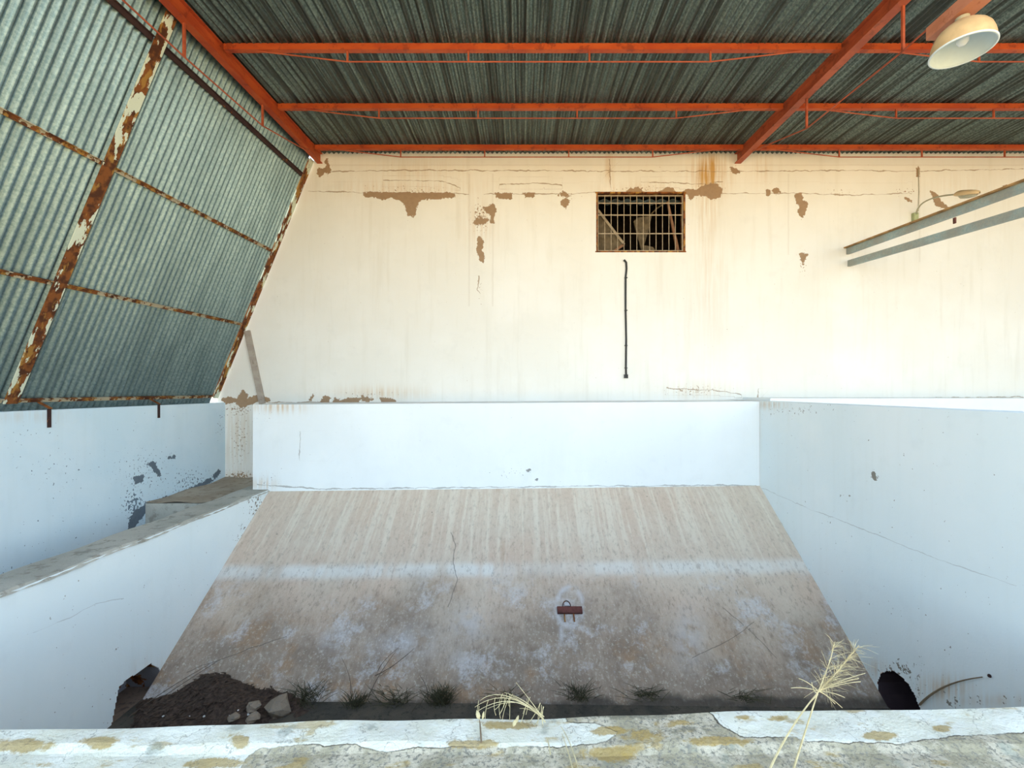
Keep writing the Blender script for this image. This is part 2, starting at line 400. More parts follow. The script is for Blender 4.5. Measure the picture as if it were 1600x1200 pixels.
# ------------------------------------------------------------ setting: back wall
def panel_x(z):        # inner plane of the leaning panel at height z (world)
    return -4.95 + 1.56 * (z - H + .16) / 3.86
PE = [
 [(567,301),(712,302),(710,308),(695,309),(672,311),(655,312),(652,320),(649,327),(650,334),(646,338),(637,336),(635,330),(633,320),(625,313),(610,308),(600,311),(585,308),(570,306)],
 [(774,302),(800,302),(799,310),(790,310),(783,309),(775,308)], [(818,302),(836,302),(832,308),(822,308)],
 [(754,325),(765,322),(770,319),(775,327),(773,333),(771,340),(771,348),(767,348),(768,338),(763,334)],
 [(740,345),(750,340),(763,343),(758,348),(750,351),(742,350)],
 [(748,370),(754,375),(755,385),(752,392),(757,400),(755,411),(750,405),(747,395),(745,386)],
 [(871,306),(880,300),(891,306)], [(877,314),(883,311),(890,314),(888,320),(883,325),(878,320)],
 [(980,299),(985,293),(990,297),(996,292),(1006,302)], [(1028,301),(1045,293),(1052,294),(1055,302)],
 [(1067,302),(1073,296),(1090,297),(1100,290),(1118,287),(1128,296),(1125,308),(1112,311),(1100,305),(1085,305),(1079,311),(1074,304)],
 [(1198,297),(1204,297),(1203,305),(1198,305)], [(1208,296),(1215,295),(1219,300),(1210,302)],
 [(1243,303),(1253,303),(1254,313),(1261,318),(1259,330),(1253,341),(1247,331),(1250,323),(1244,317)],
 [(1454,299),(1463,302),(1470,314),(1483,325),(1470,325),(1461,320),(1458,310)], [(1414,309),(1419,310),(1426,316),(1418,314)],
 [(1567,291),(1580,289),(1586,295),(1570,297)], [(1250,396),(1262,397),(1259,404),(1255,412),(1252,408)],
 [(507,249),(512,248),(514,260),(517,266),(513,271),(507,268),(505,275),(499,276),(496,270),(497,263),(505,265),(509,262),(510,256)],
 [(1141,262),(1150,264),(1157,267),(1151,272),(1143,268)], [(1432,262),(1437,262),(1436,275),(1433,275)],
 [(347,623),(360,620),(370,624),(380,610),(386,616),(385,624),(402,617),(408,624),(390,632),(378,637),(368,628),(352,631)], [(412,621),(420,622),(423,627),(412,628)],
 [(500,629),(508,618),(515,622),(513,631)], [(518,631),(524,622),(532,626),(545,622),(562,622),(560,631)], [(565,619),(575,622),(583,624),(574,628),(567,625)], [(595,622),(606,622),(618,626),(616,631),(597,630)],
 [(484,626),(489,616),(490,619),(486,626)],
]
PE = [[(x, y) for x, y in p] for p in PE]
BC = [[(505,268),(640,266),(900,267),(1150,268),(1350,266),(1400,268),(1600,264)],
      [(480,299),(560,301),(715,302),(733,304)], [(755,303),(905,303),(933,300),(1070,303),(1250,302),(1330,305),(1425,302)],
      [(780,288),(850,286),(880,290)], [(598,281),(690,283),(720,294)], [(1000,285),(1100,287),(1130,284)],
      [(952,248),(955,300)], [(1040,607),(1120,610),(1160,617)], [(1185,606),(1184,622)],
      [(748,430),(749,436),(745,452),(751,460)], [(390,628),(700,630),(1183,626),(1300,624),(1600,620)]]
BS = [(750,340,16,24,.9),(750,455,6,22,.55),(1105,300,22,12,.7),(886,308,14,12,.6),(1205,300,16,6,.7),(1310,300,25,6,.6),(1420,298,28,7,.6),(1255,410,7,22,.8),(375,690,20,55,.6),(372,640,28,12,.8),
      (375,745,22,12,1.1),(560,618,70,8,.5),(1085,610,50,9,.7),(640,300,80,10,.6),(1000,296,45,8,.7),(510,262,18,16,.5)]
BT = [(1110,272,24,34,1.5),(1105,330,18,60,.45),(1108,420,26,120,.22),(952,262,6,30,.8),(655,268,60,20,.25),(750,350,30,40,.3),(1090,610,60,14,.3),(590,614,60,10,.55),(375,690,22,60,.45),
      (640,295,110,14,.35),(1000,296,60,12,.4),(1190,260,14,26,.35),(375,750,22,16,.8),(1510,290,80,20,.12)]
us = np.round(np.arange(-5.3, 10.61, .02), 3); vs = np.round(np.arange(0.0, 5.441, .02), 3)
def bw_keep(C):
    win = (C[:, 0] > 1.24) & (C[:, 0] < 2.64) & (C[:, 2] > 3.82) & (C[:, 2] < 4.76)
    out = (C[:, 2] > 1.36) & (C[:, 0] < panel_x(C[:, 2]) - .02)
    return ~(win | out)
V, Fc = grid(us, vs, lambda u, v: stack(u, D2 + 0 * u, v), bw_keep)
tag(mk('wall_back', V, Fc, M['back'], attrs=marks(V, PE, BC, BS, BT, [(1,733,270,480),(1,770,270,480),(1,1232,270,400),(1,1437,262,410),(0,258,510,1600)])), kind='structure')
# dark store room seen through the barred opening
b = MB(); x0, x1, z0, z1, y0, y1 = .2, 3.8, 2.9, 5.3, D2 + .02, D2 + 2.2
b.add([(x0,y0,z0),(x1,y0,z0),(x1,y1,z0),(x0,y1,z0),(x0,y0,z1),(x1,y0,z1),(x1,y1,z1),(x0,y1,z1)],
      [(0,1,2,3),(4,7,6,5),(0,3,7,4),(1,5,6,2),(3,2,6,7)])
for q in (((x0,y0,z0),(1.24,y0,z0),(1.24,y0,z1),(x0,y0,z1)), ((2.64,y0,z0),(x1,y0,z0),(x1,y0,z1),(2.64,y0,z1)),
          ((1.24,y0,z0),(2.64,y0,z0),(2.64,y0,3.82),(1.24,y0,3.82)), ((1.24,y0,4.76),(2.64,y0,4.76),(2.64,y0,z1),(1.24,y0,z1))):
    b.add(q, [(0, 1, 2, 3)])
tag(b.build('wall_store', M['store']), kind='structure')
w = MB()
for a, c in (((1.2,D2-.004,3.80),(2.68,D2+.14,3.82)), ((1.2,D2-.004,4.76),(2.68,D2+.14,4.785)), ((1.215,D2-.004,3.82),(1.24,D2+.14,4.76)), ((2.64,D2-.004,3.82),(2.668,D2+.14,4.76))):
    w.box(a, c)
tag(w.build('window_1', M['rust']), kind='structure')
root = empty('window_grille', (1.94, D2 + .03, 3.82), 'rusty welded steel bar grille in the high opening of the back wall', 'window grille')
g = MB()
for a, c in (((1.24,D2+.02,3.82),(2.64,D2+.045,3.84)), ((1.24,D2+.02,4.725),(2.64,D2+.045,4.74)), ((1.24,D2+.02,3.84),(1.255,D2+.045,4.725)), ((2.62,D2+.02,3.84),(2.64,D2+.045,4.725))): g.box(a, c)
child(g.build('grille_frame', M['grate']), root)
for k in range(12):
    x = 1.255 + (k + 1) * (2.62 - 1.255) / 13; child(MB().tube([(x,D2+.03,3.83),(x,D2+.03,4.73)], .0065).build('vertical_bar', M['grate']), root)
for y in (317, 335.5, 364.5):
    z = P(0, y, D2)[2]; child(MB().box((1.25,D2+.012,z-.008),(2.63,D2+.022,z+.008)).build('cross_bar', M['grate']), root)
# things in the store
def prism(name, pts, d, thick, mat, tilt=0):
    m = MB(); n = len(pts); f = [P(x, y, d + tilt * (y - 350)) for x, y in pts]; k = [p + Vector((0, thick, 0)) for p in f]
    m.add(f + k, [tuple(range(n)), tuple(range(2*n-1, n-1, -1))] + [(i, i+n, (i+1)%n+n, (i+1)%n) for i in range(n)]); return m.build(name, mat)
o = empty('leaning_crate_panel', P(950, 392, D2+.2), 'triangular looking board with pale edge batten leaning in the left of the opening', 'board')
child(prism('board', [(930,328),(974,383),(955,398),(930,398)], D2+.22, .03, M['board']), o)
child(MB().sweep([P(933,327,D2+.2),P(975,382,D2+.2)], [(-.012,-.02),(.012,-.02),(.012,.02),(-.012,.02)]).build('edge_batten', M['boardpale']), o)
child(MB().sweep([P(975,382,D2+.2),P(955,396,D2+.2)], [(-.012,-.02),(.012,-.02),(.012,.02),(-.012,.02)]).build('edge_batten', M['plank']), o)
tag(prism('tapered_board', [(990,346),(996,340),(1014,338),(1019,334),(1013,362),(1006,384),(1006,398),(1004,398)], D2+.35, .03, M['board']), 'brown tapered board standing upright in the middle of the opening', 'board')
tag(prism('fallen_board', [(1006,383),(1020,386),(1030,398),(1004,398)], D2+.3, .03, M['board']), 'low brown board lying behind the middle sill of the opening', 'board')
tag(prism('leaning_plank', [(1042,315),(1045,315),(1063,396),(1058,396)], D2+.12, .03, M['plank']), 'thin reddish plank leaning behind the right bars of the opening', 'plank')
tag(MB().tube([P(1018,334,D2+.36), P(1026,326,D2+.34), P(1043,314,D2+.3)], .012).build('bent_rod', M['board']), 'thin bent rod rising behind the grille to the right', 'rod')
m = MB(); pr = []
for i in range(80): x = 1.0 + i * .0235; pr.append((x, .018 * math.sin((x) * 2 * math.pi / .19)))
vv = [(x, yy, 4.72 + z + (yy - D2 - .14) * .1 ) for yy in (D2 + .15, D2 + .4) for x, z in pr]
m.add(vv, [(i, i+1, i+81, i+80) for i in range(79)])
tag(m.build('inner_roof_sheet', M['channel'], smooth=True), 'wavy grey roof sheet edge seen through the top of the barred opening', 'roof sheet')

# ------------------------------------------------------------ setting: low wall, slope, pit
zl = lambda x: H - .20 + (x + 3.78) * .0063             # its top edge
zb = lambda x: H - 1.42 + (x + 3.6) * .0115             # top of the slope
us = np.arange(-3.78, XR + .001, .02); us = np.append(us, XR); vs = np.linspace(0, 1, 72)
V, Fc = grid(us, vs, lambda u, v: stack(u, D1 + 0*u, (zb(u) - .12) * (1 - v) + zl(u) * v))
n = len(V); ext = [(-3.78,D1,zb(-3.78)-.12),(-3.78,D2-.002,zb(-3.78)-.12),(-3.78,D2-.002,zl(-3.78)),(-3.78,D1,zl(-3.78)),(XR,D1,zl(XR)),(XR,D2-.002,zl(XR))]
vals = np.vstack([V, np.array(ext)]); fl = Fc.tolist() + [[n,n+1,n+2,n+3],[n+3,n+2,n+5,n+4]]
tag(mk('wall_low', vals, fl, M['low'], attrs=marks(V, [[(823,734),(828,733),(827,738)],[(836,748),(840,748),(840,751),(837,751)]],
    [[(469,672),(468,720)],[(400,757),(500,764),(700,762),(900,760),(1183,758)]], [(800,740,40,8,.45),(420,745,25,20,.4),(415,655,20,15,.35)], [(435,636,38,9,.75),(405,757,22,10,.7)])), kind='structure')
sy = np.linspace(D1, 3.7, 150); us = np.linspace(XL, XR, 330)
def slp(u, v):
    z = zb(u) - SL * (D1 - v)
    k = 1 - np.exp(-np.clip(v - 3.95, 0, 9) * 9) * 0
    return stack(u, v, z * k)
V, Fc = grid(us, sy[::-1], slp)
px, py = proj(V)
A = marks(V, (), [[(705,830),(712,850),(708,880),(715,905),(700,950)],[(1080,1030),(1140,1000),(1180,970)],[(1130,950),(1172,985),(1215,1030)],[(590,1060),(640,1020)],[(290,1050),(400,1010),(450,995)]], (),
          [(888,945,26,30,.25),(877,990,3,14,.9),(520,1000,22,18,.5),(640,1005,50,25,.45),(735,975,30,25,.5),(1075,1000,22,45,.5),(720,1030,18,16,.5)])
rr_ = np.hypot((px - 890) / 22, (py - 948) / 31); A['stain'] = np.maximum(A['stain'], .75 * np.exp(-((rr_ - .95) / .16) ** 2))
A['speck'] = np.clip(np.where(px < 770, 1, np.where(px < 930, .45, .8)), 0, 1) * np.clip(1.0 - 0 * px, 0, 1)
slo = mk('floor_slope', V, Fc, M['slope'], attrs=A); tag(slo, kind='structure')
tag(MB().box((XL-.01, 1.9, ZPIT-.06), (XR+.01, 4.25, ZPIT)).build('floor_pit', M['muck']), kind='structure')

# pit side walls with their drain openings
HOLE_L = [(172,1145),(186,1072),(203,1059),(236,1037),(247,1043),(256,1062),(262,1085),(262,1145)]
def dens(poly, n=4):
    return [(a[0]+(b[0]-a[0])*i/n, a[1]+(b[1]-a[1])*i/n) for a, b in zip(poly, poly[1:]+poly[:1]) for i in range(n)]
HOLE_R = [(1382,1120),(1373,1085),(1371,1066),(1376,1053),(1384,1048),(1395,1048),(1408,1056),(1420,1070),(1430,1088),(1437,1106),(1440,1120)]
def keep_hole(poly):
    def k(C):
        px, py = proj(C); return sdf(px, py, poly) < 0
    return k
LTOP = H - 1.40
ys = np.arange(2.0, D1 + .001, .012); zs = np.append(np.arange(-1.45, LTOP, .012), LTOP)
V, Fc = grid(ys, zs, lambda u, v: stack(XL + 0*u, u, v), keep_hole(HOLE_L))
n = len(V)
at = marks(V, (), [[(50,990),(110,965),(150,942),(195,935)],[(350,899),(420,768)]], [(220,1100,60,30,.4),(380,850,14,60,.5),(400,790,14,30,.8)], [(240,1050,30,20,.3)])
tag(mk('wall_left_pit', V, Fc, M['pit'], attrs=at), kind='structure')
us = np.linspace(XL + .012, XLO, 14); ys2 = np.linspace(2.0, D1 + .0, 260)
def capf(u, v):
    w = (np.sin(v * 23) + np.sin(v * 9.1 + 1) + np.sin(v * 51)) * .004
    return stack(u + np.where(u > XL - .02, w, 0) , v, LTOP + .012 + .006 * np.sin(v * 7 + u * 9) - np.where((u > XL) | (u < XLO + .01), .03, 0))
V, Fc = grid(us, ys2, capf)
nb = len(V)
bx = MB().box((XLO, 2.0, -1.45), (XL - .002, D1 - .002, LTOP - .02))
vall = np.vstack([V, np.array([tuple(p) for p in bx.v])])
# the body's inner side is the whitewashed wall itself, so that side of the box is left out
fl = Fc.tolist() + [[i + nb for i in q] for k, q in enumerate(bx.f) if k in (4,)]
tag(mk('trim_1', vall, fl, M['cap'], smooth=False), kind='structure')
# far end of that coping runs on to the nook
tag(MB().box((XLO, D1, H-1.6), (-3.785, D2-.004, LTOP+.008)).build('trim_2', M['cap']), kind='structure')
RTOP = H - .15
ys = np.arange(1.95, D1 + .001, .012); zs = np.append(np.arange(-1.45, RTOP, .014), RTOP)
V, Fc = grid(ys, zs, lambda u, v: stack(XR + 0*u, u, v), keep_hole(HOLE_R))
n = len(V)
bx = MB().box((XR, 1.95, -1.45), (XR + .25, D2 - .004, RTOP))
vall = np.vstack([V, np.array([tuple(p) for p in bx.v])]); fl = Fc.tolist() + [[i + n for i in q] for k, q in enumerate(bx.f) if k in (1, 2, 3)]
m2 = len(vall); vall = np.vstack([vall, np.array([(XR+.25,1.95,-.4),(XR+.25,D2-.004,-.4),(XR+.25,D2-.004,RTOP),(XR+.25,1.95,RTOP)])]); fl.append([m2,m2+1,m2+2,m2+3])
at = marks(V, [[(1363,738),(1367,740),(1369,750),(1364,748)]],
    [[(1190,762),(1260,793),(1370,835),(1460,872),(1589,916)],[(1187,762),(1240,850),(1300,955),(1369,1075)],[(1354,1004),(1354,1018)]],
    [(1400,1045,45,14,.8),(1432,1075,14,30,.7),(1320,775,12,10,.5),(1290,820,12,10,.4),(1365,745,8,16,.5),(1500,1095,90,14,.45),(1493,1098,22,7,.8),(1240,640,70,10,.45)],
    [(1475,1075,38,18,.75),(1365,1045,20,14,.4),(1200,632,24,7,.6),(1184,690,5,60,.3),(1540,1095,90,10,.35)])
tag(mk('wall_right', vall, fl, M['pit'], attrs=at), kind='structure')
def duct(name, poly, X, dx, mat, label):
    m = MB(); n = len(poly); a = [PX(x, y, X) for x, y in poly]; c = [p + Vector((dx, 0, 0)) for p in a]
    m.add(a + c, [(i, i+n, (i+1)%n+n, (i+1)%n) for i in range(n)] + [tuple(range(n, 2*n))])
    return tag(m.build(name, mat), label, 'drain')
M['brick'] = rusty('reddish duct masonry', (.30, .29, .31), .47, (2, 3, 2)); M['ductdark'] = plain('dark duct', (.06, .04, .045), .9)
duct('drain_opening', HOLE_L, XL, -.38, M['brick'], 'angular drain opening low in the left pit wall, with red brick jamb')
duct('drain_pipe', HOLE_R, XR, .9, M['ductdark'], 'round arched drain hole at the foot of the right pit wall')

# outer left wall, slab in its channel, right neighbour
ys = np.arange(0.4, D2 + .001, .02); zs = np.append(np.arange(-1.4, H - .20, .02), H - .20)
V, Fc = grid(ys, zs, lambda u, v: stack(XW + 0*u, u, v))
n = len(V); bx = MB().box((XW - .12, .4, -1.4), (XW, D2, H - .20))
vall = np.vstack([V, np.array([tuple(p) for p in bx.v])]); fl = Fc.tolist() + [[i + n for i in q] for k, q in enumerate(bx.f) if k in (1, 2, 3, 4)]
LP = [[(228,725),(240,722),(248,735),(252,748),(246,742),(238,730)],[(208,745),(225,742),(222,752),(212,756)],[(262,715),(275,711),(274,714),(262,717)],
      [(333,745),(342,733),(344,738),(336,748)],[(280,772),(300,762),(328,748),(332,750),(305,768),(284,778)],[(200,828),(206,805),(215,796),(228,788),(232,795),(215,815),(205,832)],
      [(226,790),(250,781),(262,775),(255,784),(228,795)]]
at = marks(V, LP, [[(0,760),(2,762)]], [(225,740,50,40,.55),(210,790,22,30,1.0),(300,755,45,25,.7),(50,675,25,10,.5),(80,740,60,50,.28),(345,660,6,30,.6),(30,900,40,18,.6),(100,850,90,60,.2)],
    [(40,650,60,10,.25)])
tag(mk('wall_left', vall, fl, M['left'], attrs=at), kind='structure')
s = empty('concrete_slab', (-4.4, 6.5, LTOP - .06), 'brown dirt covered concrete slab in the channel beside the left wall', 'slab')
child(MB().box((XW + .002, 5.75, H - 1.95), (XLO - .002, D2 - .004, H - 1.45)).build('slab_body', M['cap']), s)
m = MB(); us = np.linspace(XW + .003, XLO - .003, 12); ys2 = np.linspace(5.74, D2 - .005, 30)
V, Fc = grid(us, ys2, lambda u, v: stack(u, v, H - 1.435 + .01 * np.sin(u * 13 + v * 7) + np.clip(v - 6.9, 0, 1) * .05))
child(mk('dirt_layer', V, Fc, M['dirtslab']), s)
b = MB().box((XR + .26, D1 + .2, 0), (10.5, D2 - .004, H - .115)); tag(b.build('wall_low_right', M['low'], attrs={'peel': np.full(8, -20.), 'crack': np.full(8, 99.), 'seam': np.full(8, 99.)}), kind='structure')
tag(MB().box((10.6, 0, -1.4), (10.8, D2 + .2, 5.4)).build('wall_right_blocker', M['low'], attrs={'peel': np.full(8, -20.), 'crack': np.full(8, 99.), 'seam': np.full(8, 99.)}), kind='structure')  # unseen wall, added to block sky light from the right
# base ground, curb and yard
tag(MB().box((-40, 2.0, -1.6), (40, 40, -1.41)).build('floor_base', M['dirt']), kind='structure')
us = np.linspace(-6.5, 7.5, 500); tv = np.linspace(0, 1, 70)
def curb(u, v):
    yf = 2.135 + .032 * u; y = 1.2 + (yf - 1.2) * v
    z = np.where(v > .985, -(v - .985) / .015 * .02, 0) + .006 * np.sin(u * 3.1 + y * 5) + .004 * np.sin(u * 9.7 + 1) * np.sin(y * 23)
    z = z + .018 * (np.clip((y - 1.93) / .04, 0, 1) - 1)
    return stack(u, y, z)
V, Fc = grid(us, tv, curb); n = len(V)
lastrow = V[-len(us):]; low = lastrow.copy(); low[:, 2] = -1.4
Fw = [[n - len(us) + i, n - len(us) + i + 1, n + i + 1, n + i] for i in range(len(us) - 1)]
CBARE = [[(885,1100),(1100,1104),(1128,1135),(1160,1152),(1250,1152),(1180,1400),(860,1400),(870,1168),(945,1160),(965,1145),(935,1132),(885,1128)],
 [(400,1172),(480,1163),(560,1165),(600,1177),(650,1170),(760,1166),(872,1166),(872,1400),(250,1400),(385,1185)], [(1158,1153),(1240,1158),(1400,1162),(1500,1150),(1750,1138),(1750,1400),(1158,1400)]]
COCH = [(40,1165,48,12,.9),(150,1160,34,12,.9),(375,1160,20,14,.95),(335,1192,55,10,.9),(745,1163,50,7,1),(800,1133,50,7,.8),(955,1141,32,8,1),(955,1178,50,14,.8),(1000,1150,40,10,.6),(1160,1121,14,5,.9),(1215,1123,16,5,.9),(1372,1150,30,7,1),(1395,1100,20,4,.4),(1470,1138,16,5,.9),(1120,1158,60,8,.9),(1070,1130,40,7,.6),(690,1118,60,5,.6),(60,1195,60,8,.5)]
CDRK = [(980,1118,110,9,.75),(1070,1140,50,10,.6),(700,1125,30,4,.6),(745,1150,8,16,.7),(440,1160,25,8,.6),(1110,1180,60,16,.35),(835,1190,18,12,.5),(1350,1180,140,16,.35),(550,1180,40,10,.4)]
ca = marks(V, CBARE, (), CDRK, COCH)
px, py = proj(V); ca['peel'] = np.clip(np.max([sdf(px, py, q) for q in CBARE], 0), -20, 20)
tag(mk('floor_curb', np.vstack([V, low]), Fc.tolist() + Fw, M['curb'], smooth=False, attrs=ca), kind='structure')
tag(MB().box((-60, -80, -.4), (60, 1.215, -.022)).build('floor', M['sand']), kind='structure')

# ------------------------------------------------------------ roof
PITCH, AMP = .076, .0115
PAMP = .018
def corr(us0, us1): return np.arange(us0, us1, PITCH / 8)
xs = corr(-3.62, 10.6); ys = np.linspace(ROOF_FRONT, D2 + .02, 12)
sheet_off = np.random.default_rng(3).uniform(-.004, .004, 40)
def rf(u, v):
    k = np.clip(((u + 3.7) / .84).astype(int), 0, 39)
    return stack(u, v, ROOF0 + RS * v + AMP + 1.35 * AMP * np.sin(u * 2 * math.pi / PITCH) + sheet_off[k])
V, Fc = grid(xs, ys, rf)
ro = mk('ceiling', V, Fc, M['roof'], smooth=True); tag(ro, kind='structure')

def channel_prof(w, h, t=.006):   # C section open sideways, top at b=0
    return [(0,0),(w,0),(w,-t),(t,-t),(t,-h+t),(w,-h+t),(w,-h),(0,-h)]
def purlin(y, x0, x1, struts, label, left_end, right_end):
    z = roof_z(y) - .001; r = empty('roof_purlin', ((x0+x1)/2, y, z), label, 'roof beam', 'red purlins under the corrugated roof')
    child(MB().box((x0, y - .028, z - .068), (x1, y + .028, z)).build('beam', M['orange']), r)
    zb_ = z - .068; drop = .115
    pts = [(left_end, y, zb_)] + [(s, y, zb_ - drop) for s in struts] + [(right_end, y, zb_)]
    child(MB().tube(pts, .0075, 6).build('tie_rod', M['orange2']), r)
    for s in struts: child(MB().box((s-.009, y-.009, zb_-drop), (s+.009, y+.009, zb_)).build('strut', M['orange2']), r)
rows = [(7.04, 'lowest, just above the white wall'), (5.97, 'the middle one of three'), (4.89, 'uppermost in view')]
for y, w_ in rows:
    purlin(y, -3.235, 3.47, [-1.9,-.58,.74,2.06], 'orange purlin between the two rafters, ' + w_, -2.87, 3.05)
    purlin(y, 3.57, 10.3, [4.99,6.29,7.59,8.9], 'orange purlin right of the right rafter, ' + w_, 4.0, 9.9)

def rafter(X, w, y0, y1, st, label, rod_dx, mat):
    r = empty('roof_rafter', (X, y1, roof_z(y1)), label, 'roof beam', 'red rafters')
    h = .165; a, c = Vector((X, y0, roof_z(y0) - .002)), Vector((X, y1, roof_z(y1) - .002))
    # I section: top flange, web, bottom flange
    prof = [(-w/2,0),(w/2,0),(w/2,-.012),(.008,-.012),(.008,-h+.012),(w/2,-h+.012),(w/2,-h),(-w/2,-h),(-w/2,-h+.012),(-.008,-h+.012),(-.008,-.012),(-w/2,-.012)]
    child(MB().sweep([a, c], prof).build('beam', mat), r)
    rx = X + rod_dx
    pts = [(rx, y0, roof_z(y0) - h - .35)] + [(rx, y, roof_z(y) - h - dz) for y, dz in st] + [(rx, y1 - .35, roof_z(y1) - h)]
    child(MB().tube(pts, .0085, 6).build('tie_rod', M['orange2']), r)
    for y, dz in st: child(MB().box((rx-.011, y-.011, roof_z(y)-h-dz), (rx+.011, y+.011, roof_z(y)-h+.005)).build('strut', M['orange2']), r)
    return r
rafter(-3.285, .085, ROOF_FRONT, D2 - .002, [(4.375,.33),(5.7,.27)], 'red lead rafter at the left edge of the roof above the leaning wall', -.01, M['orange'])
rafter(3.52, .10, ROOF_FRONT, D2 - .002, [(4.17,.42),(5.58,.37)], 'red lead rafter on the right running into the back wall', .03, M['orange2'])

# ------------------------------------------------------------ leaning corrugated wall
def pslope(z): return .037 * np.clip((z - H + .16) / 3.86, 0, 1)     # rails fall towards the front
root = empty('leaning_wall', (-4.95, 5.5, H - .16), 'leaning corrugated metal wall on rusty steel frame at the left', 'wall panel')
def pan(y, z, off=0.0):    # point on the leaning plane; z is its height at the back wall; off = outwards
    nx, nz = -3.86, 1.56; L = math.hypot(nx, nz)
    X = -4.95 + 1.56 * (z - H + .16) / 3.86
    zz = z - pslope(z) * (D2 - y)
    return stack(X + off * nx / L, y, zz + off * nz / L)
ys = np.arange(.6, 7.195, PITCH / 8); zs = np.linspace(H - .50, 5.53, 10)
V, Fc = grid(ys, zs, lambda u, v: pan(u, v, .055 + PAMP * np.sin(u * 2 * math.pi / PITCH)))
child(mk('cladding', V, Fc, M['panel'], smooth=True), root)
def pp(y, z, off=0.): return Vector(pan(np.array([y]), np.array([z]), off)[0])
nrm = (pp(5, 3, 0) - pp(5, 3, 1)).normalized()
for y, wd in ((7.235, .11), (4.33, .12), (1.45, .12)):
    t = .012; h = .075
    prof = [(-wd/2,0),(wd/2,0),(wd/2,-t),(t/2,-t),(t/2,-h),(-t/2,-h),(-t/2,-t),(-wd/2,-t)]
    a, c = pp(y, H - .13), pp(y, 5.28)
    child(MB().sweep([a, c], prof, up=nrm).build('post', M['rustpost']), root)
for z in (H - .11, H + 1.05, H + 2.23, H + 3.45):
    for ya, yb in ((7.17, 4.39), (4.27, 1.51)):
        w_ = .038 if z < H + 3 else .06  # top rail wider and darker: the shadow band there is drawn into it
        child(MB().sweep([pp(ya, z, .022), pp(yb, z, .022)], [(-w_/2,0),(w_/2,0),(w_/2,-.02),(-w_/2,-.02)], up=nrm).build('rail', M['rustrail'] if z < H + 3 else M['darkiron']), root)
        child(MB().sweep([pp(ya, z + .02, .03), pp(yb, z + .02, .03)], [(-.004,.03),(.004,.03),(.004,0),(-.004,0)], up=nrm).build('rail_flange', M['rustrail'] if z < H + 3 else M['darkiron']), root)
# brace on the back wall
a, c = P(386, 517, D2 - .03), P(410, 631, D2 - .03)
tag(MB().sweep([a, c], [(-.045,-.02),(.045,-.02),(.045,.02),(-.045,.02)], up=(0,1,0)).build('diagonal_brace', M['wood']), 'grey wooden brace leaning on the back wall below the rusty post', 'brace')
for (x, yb_, lab) in ((78, 668, 'dark steel hanger strap on the left wall, nearer the camera'), (249, 653, 'dark steel hanger strap on the left wall, farther from the camera')):
    p = PX(x, 637, XW + .012); h_ = (yb_ - 637) / F * p.y
    r = empty('hanger_strap', p, lab, 'bracket', 'steel straps over the left wall')
    child(MB().box((XW + .001, p.y - .018, p.z - h_), (XW + .009, p.y + .018, H - .188)).build('strap', M['darkiron']), r)
    child(MB().sweep([(XW + .02, p.y, H - .185), (XW - .10, p.y + .0, H - .12)], [(-.018,-.004),(.018,-.004),(.018,.004),(-.018,.004)]).build('hook_arm', M['rust']), r)

# ------------------------------------------------------------ steel channels on the right
r = empty('channel_track', (5.29, D2, 3.7), 'pair of blue grey galvanised steel channels projecting from the back wall', 'steel track')
for za, zn, X, rt in ((P(0,388,D2).z, P(0,284,4.72).z, 5.29, 1), (P(0,407,D2).z, P(0,322,4.72).z, 5.31, 0)):
    k = (zn - za) / (4.72 - D2); yn = 2.6
    pr = channel_prof(.045, .10, .007)
    child(MB().sweep([(X, D2 - .003, za), (X, yn, za + k * (yn - D2))], [(-a_, b_) for a_, b_ in pr][::-1]).build('channel', M['channel'], None), r)
k1 = (P(0,284,4.72).z - P(0,388,D2).z) / (4.72 - D2)
child(MB().sweep([(5.27, D2 - .003, P(0,388,D2).z + .004), (5.27, 2.6, P(0,388,D2).z + .004 + k1 * (2.6 - D2))], [(-.025,-.006),(.025,-.006),(.025,.012),(-.025,.012)]).build('rusty_top_edge', M['ochre']), r)
p = P(1491, 343, 5.29 * F / (1491 - CX))
child(MB().box((p.x - .008, p.y - .02, p.z - .05), (p.x + .008, p.y + .01, p.z + .02)).build('spacer', M['maroon']), r)

# ------------------------------------------------------------ big dome lamp on its arm
lx, ly, lz = .984 * 3.6, 3.6, H + .759 * 3.6
R_ = .2
r = empty('lamp_bracket', (3.55, 3.85, H + 3.05), 'weathered pinkish red steel angle arm above the dome lamp', 'lamp bracket')
zb0, zb1 = H + 3.005, H + 3.11
child(MB().box((3.475, 1.2, zb0), (3.483, 3.85, zb1)).build('side_web', M['pink']), r)
child(MB().box((3.483, 1.2, zb0), (3.62, 3.85, zb0 + .008)).build('bottom_flange', M['pink']), r)
child(MB().box((3.483, 1.2, zb1 - .008), (3.62, 3.85, zb1)).build('top_flange', M['pink']), r)
child(MB().sweep([(3.55, 3.3, zb1), (3.55, 3.3, roof_z(3.3) - .002)], [(-.02,-.02),(.02,-.02),(.02,.02),(-.02,.02)], up=(0,1,0)).build('hanger', M['pink']), r)
child(MB().sweep([(3.55, 1.6, zb1), (3.55, 1.6, roof_z(2.4) - .1)], [(-.02,-.02),(.02,-.02),(.02,.02),(-.02,.02)], up=(0,1,0)).build('hanger', M['pink']), r)
r = empty('dome_lamp', (lx, ly, lz), 'cream enamel dome lamp with white inside hanging under the roof at upper right', 'lamp')
outer = [(R_, 0), (R_*1.0, .012), (R_*.985, .05), (R_*.95, .085), (R_*.88, .125), (R_*.76, .16), (R_*.6, .188), (R_*.42, .206), (R_*.3, .212), (R_*.28, .23), (R_*.2, .238), (.0, .24)]
child(MB().lathe((lx, ly, lz), outer).build('shade', M['enamel'], smooth=True), r)
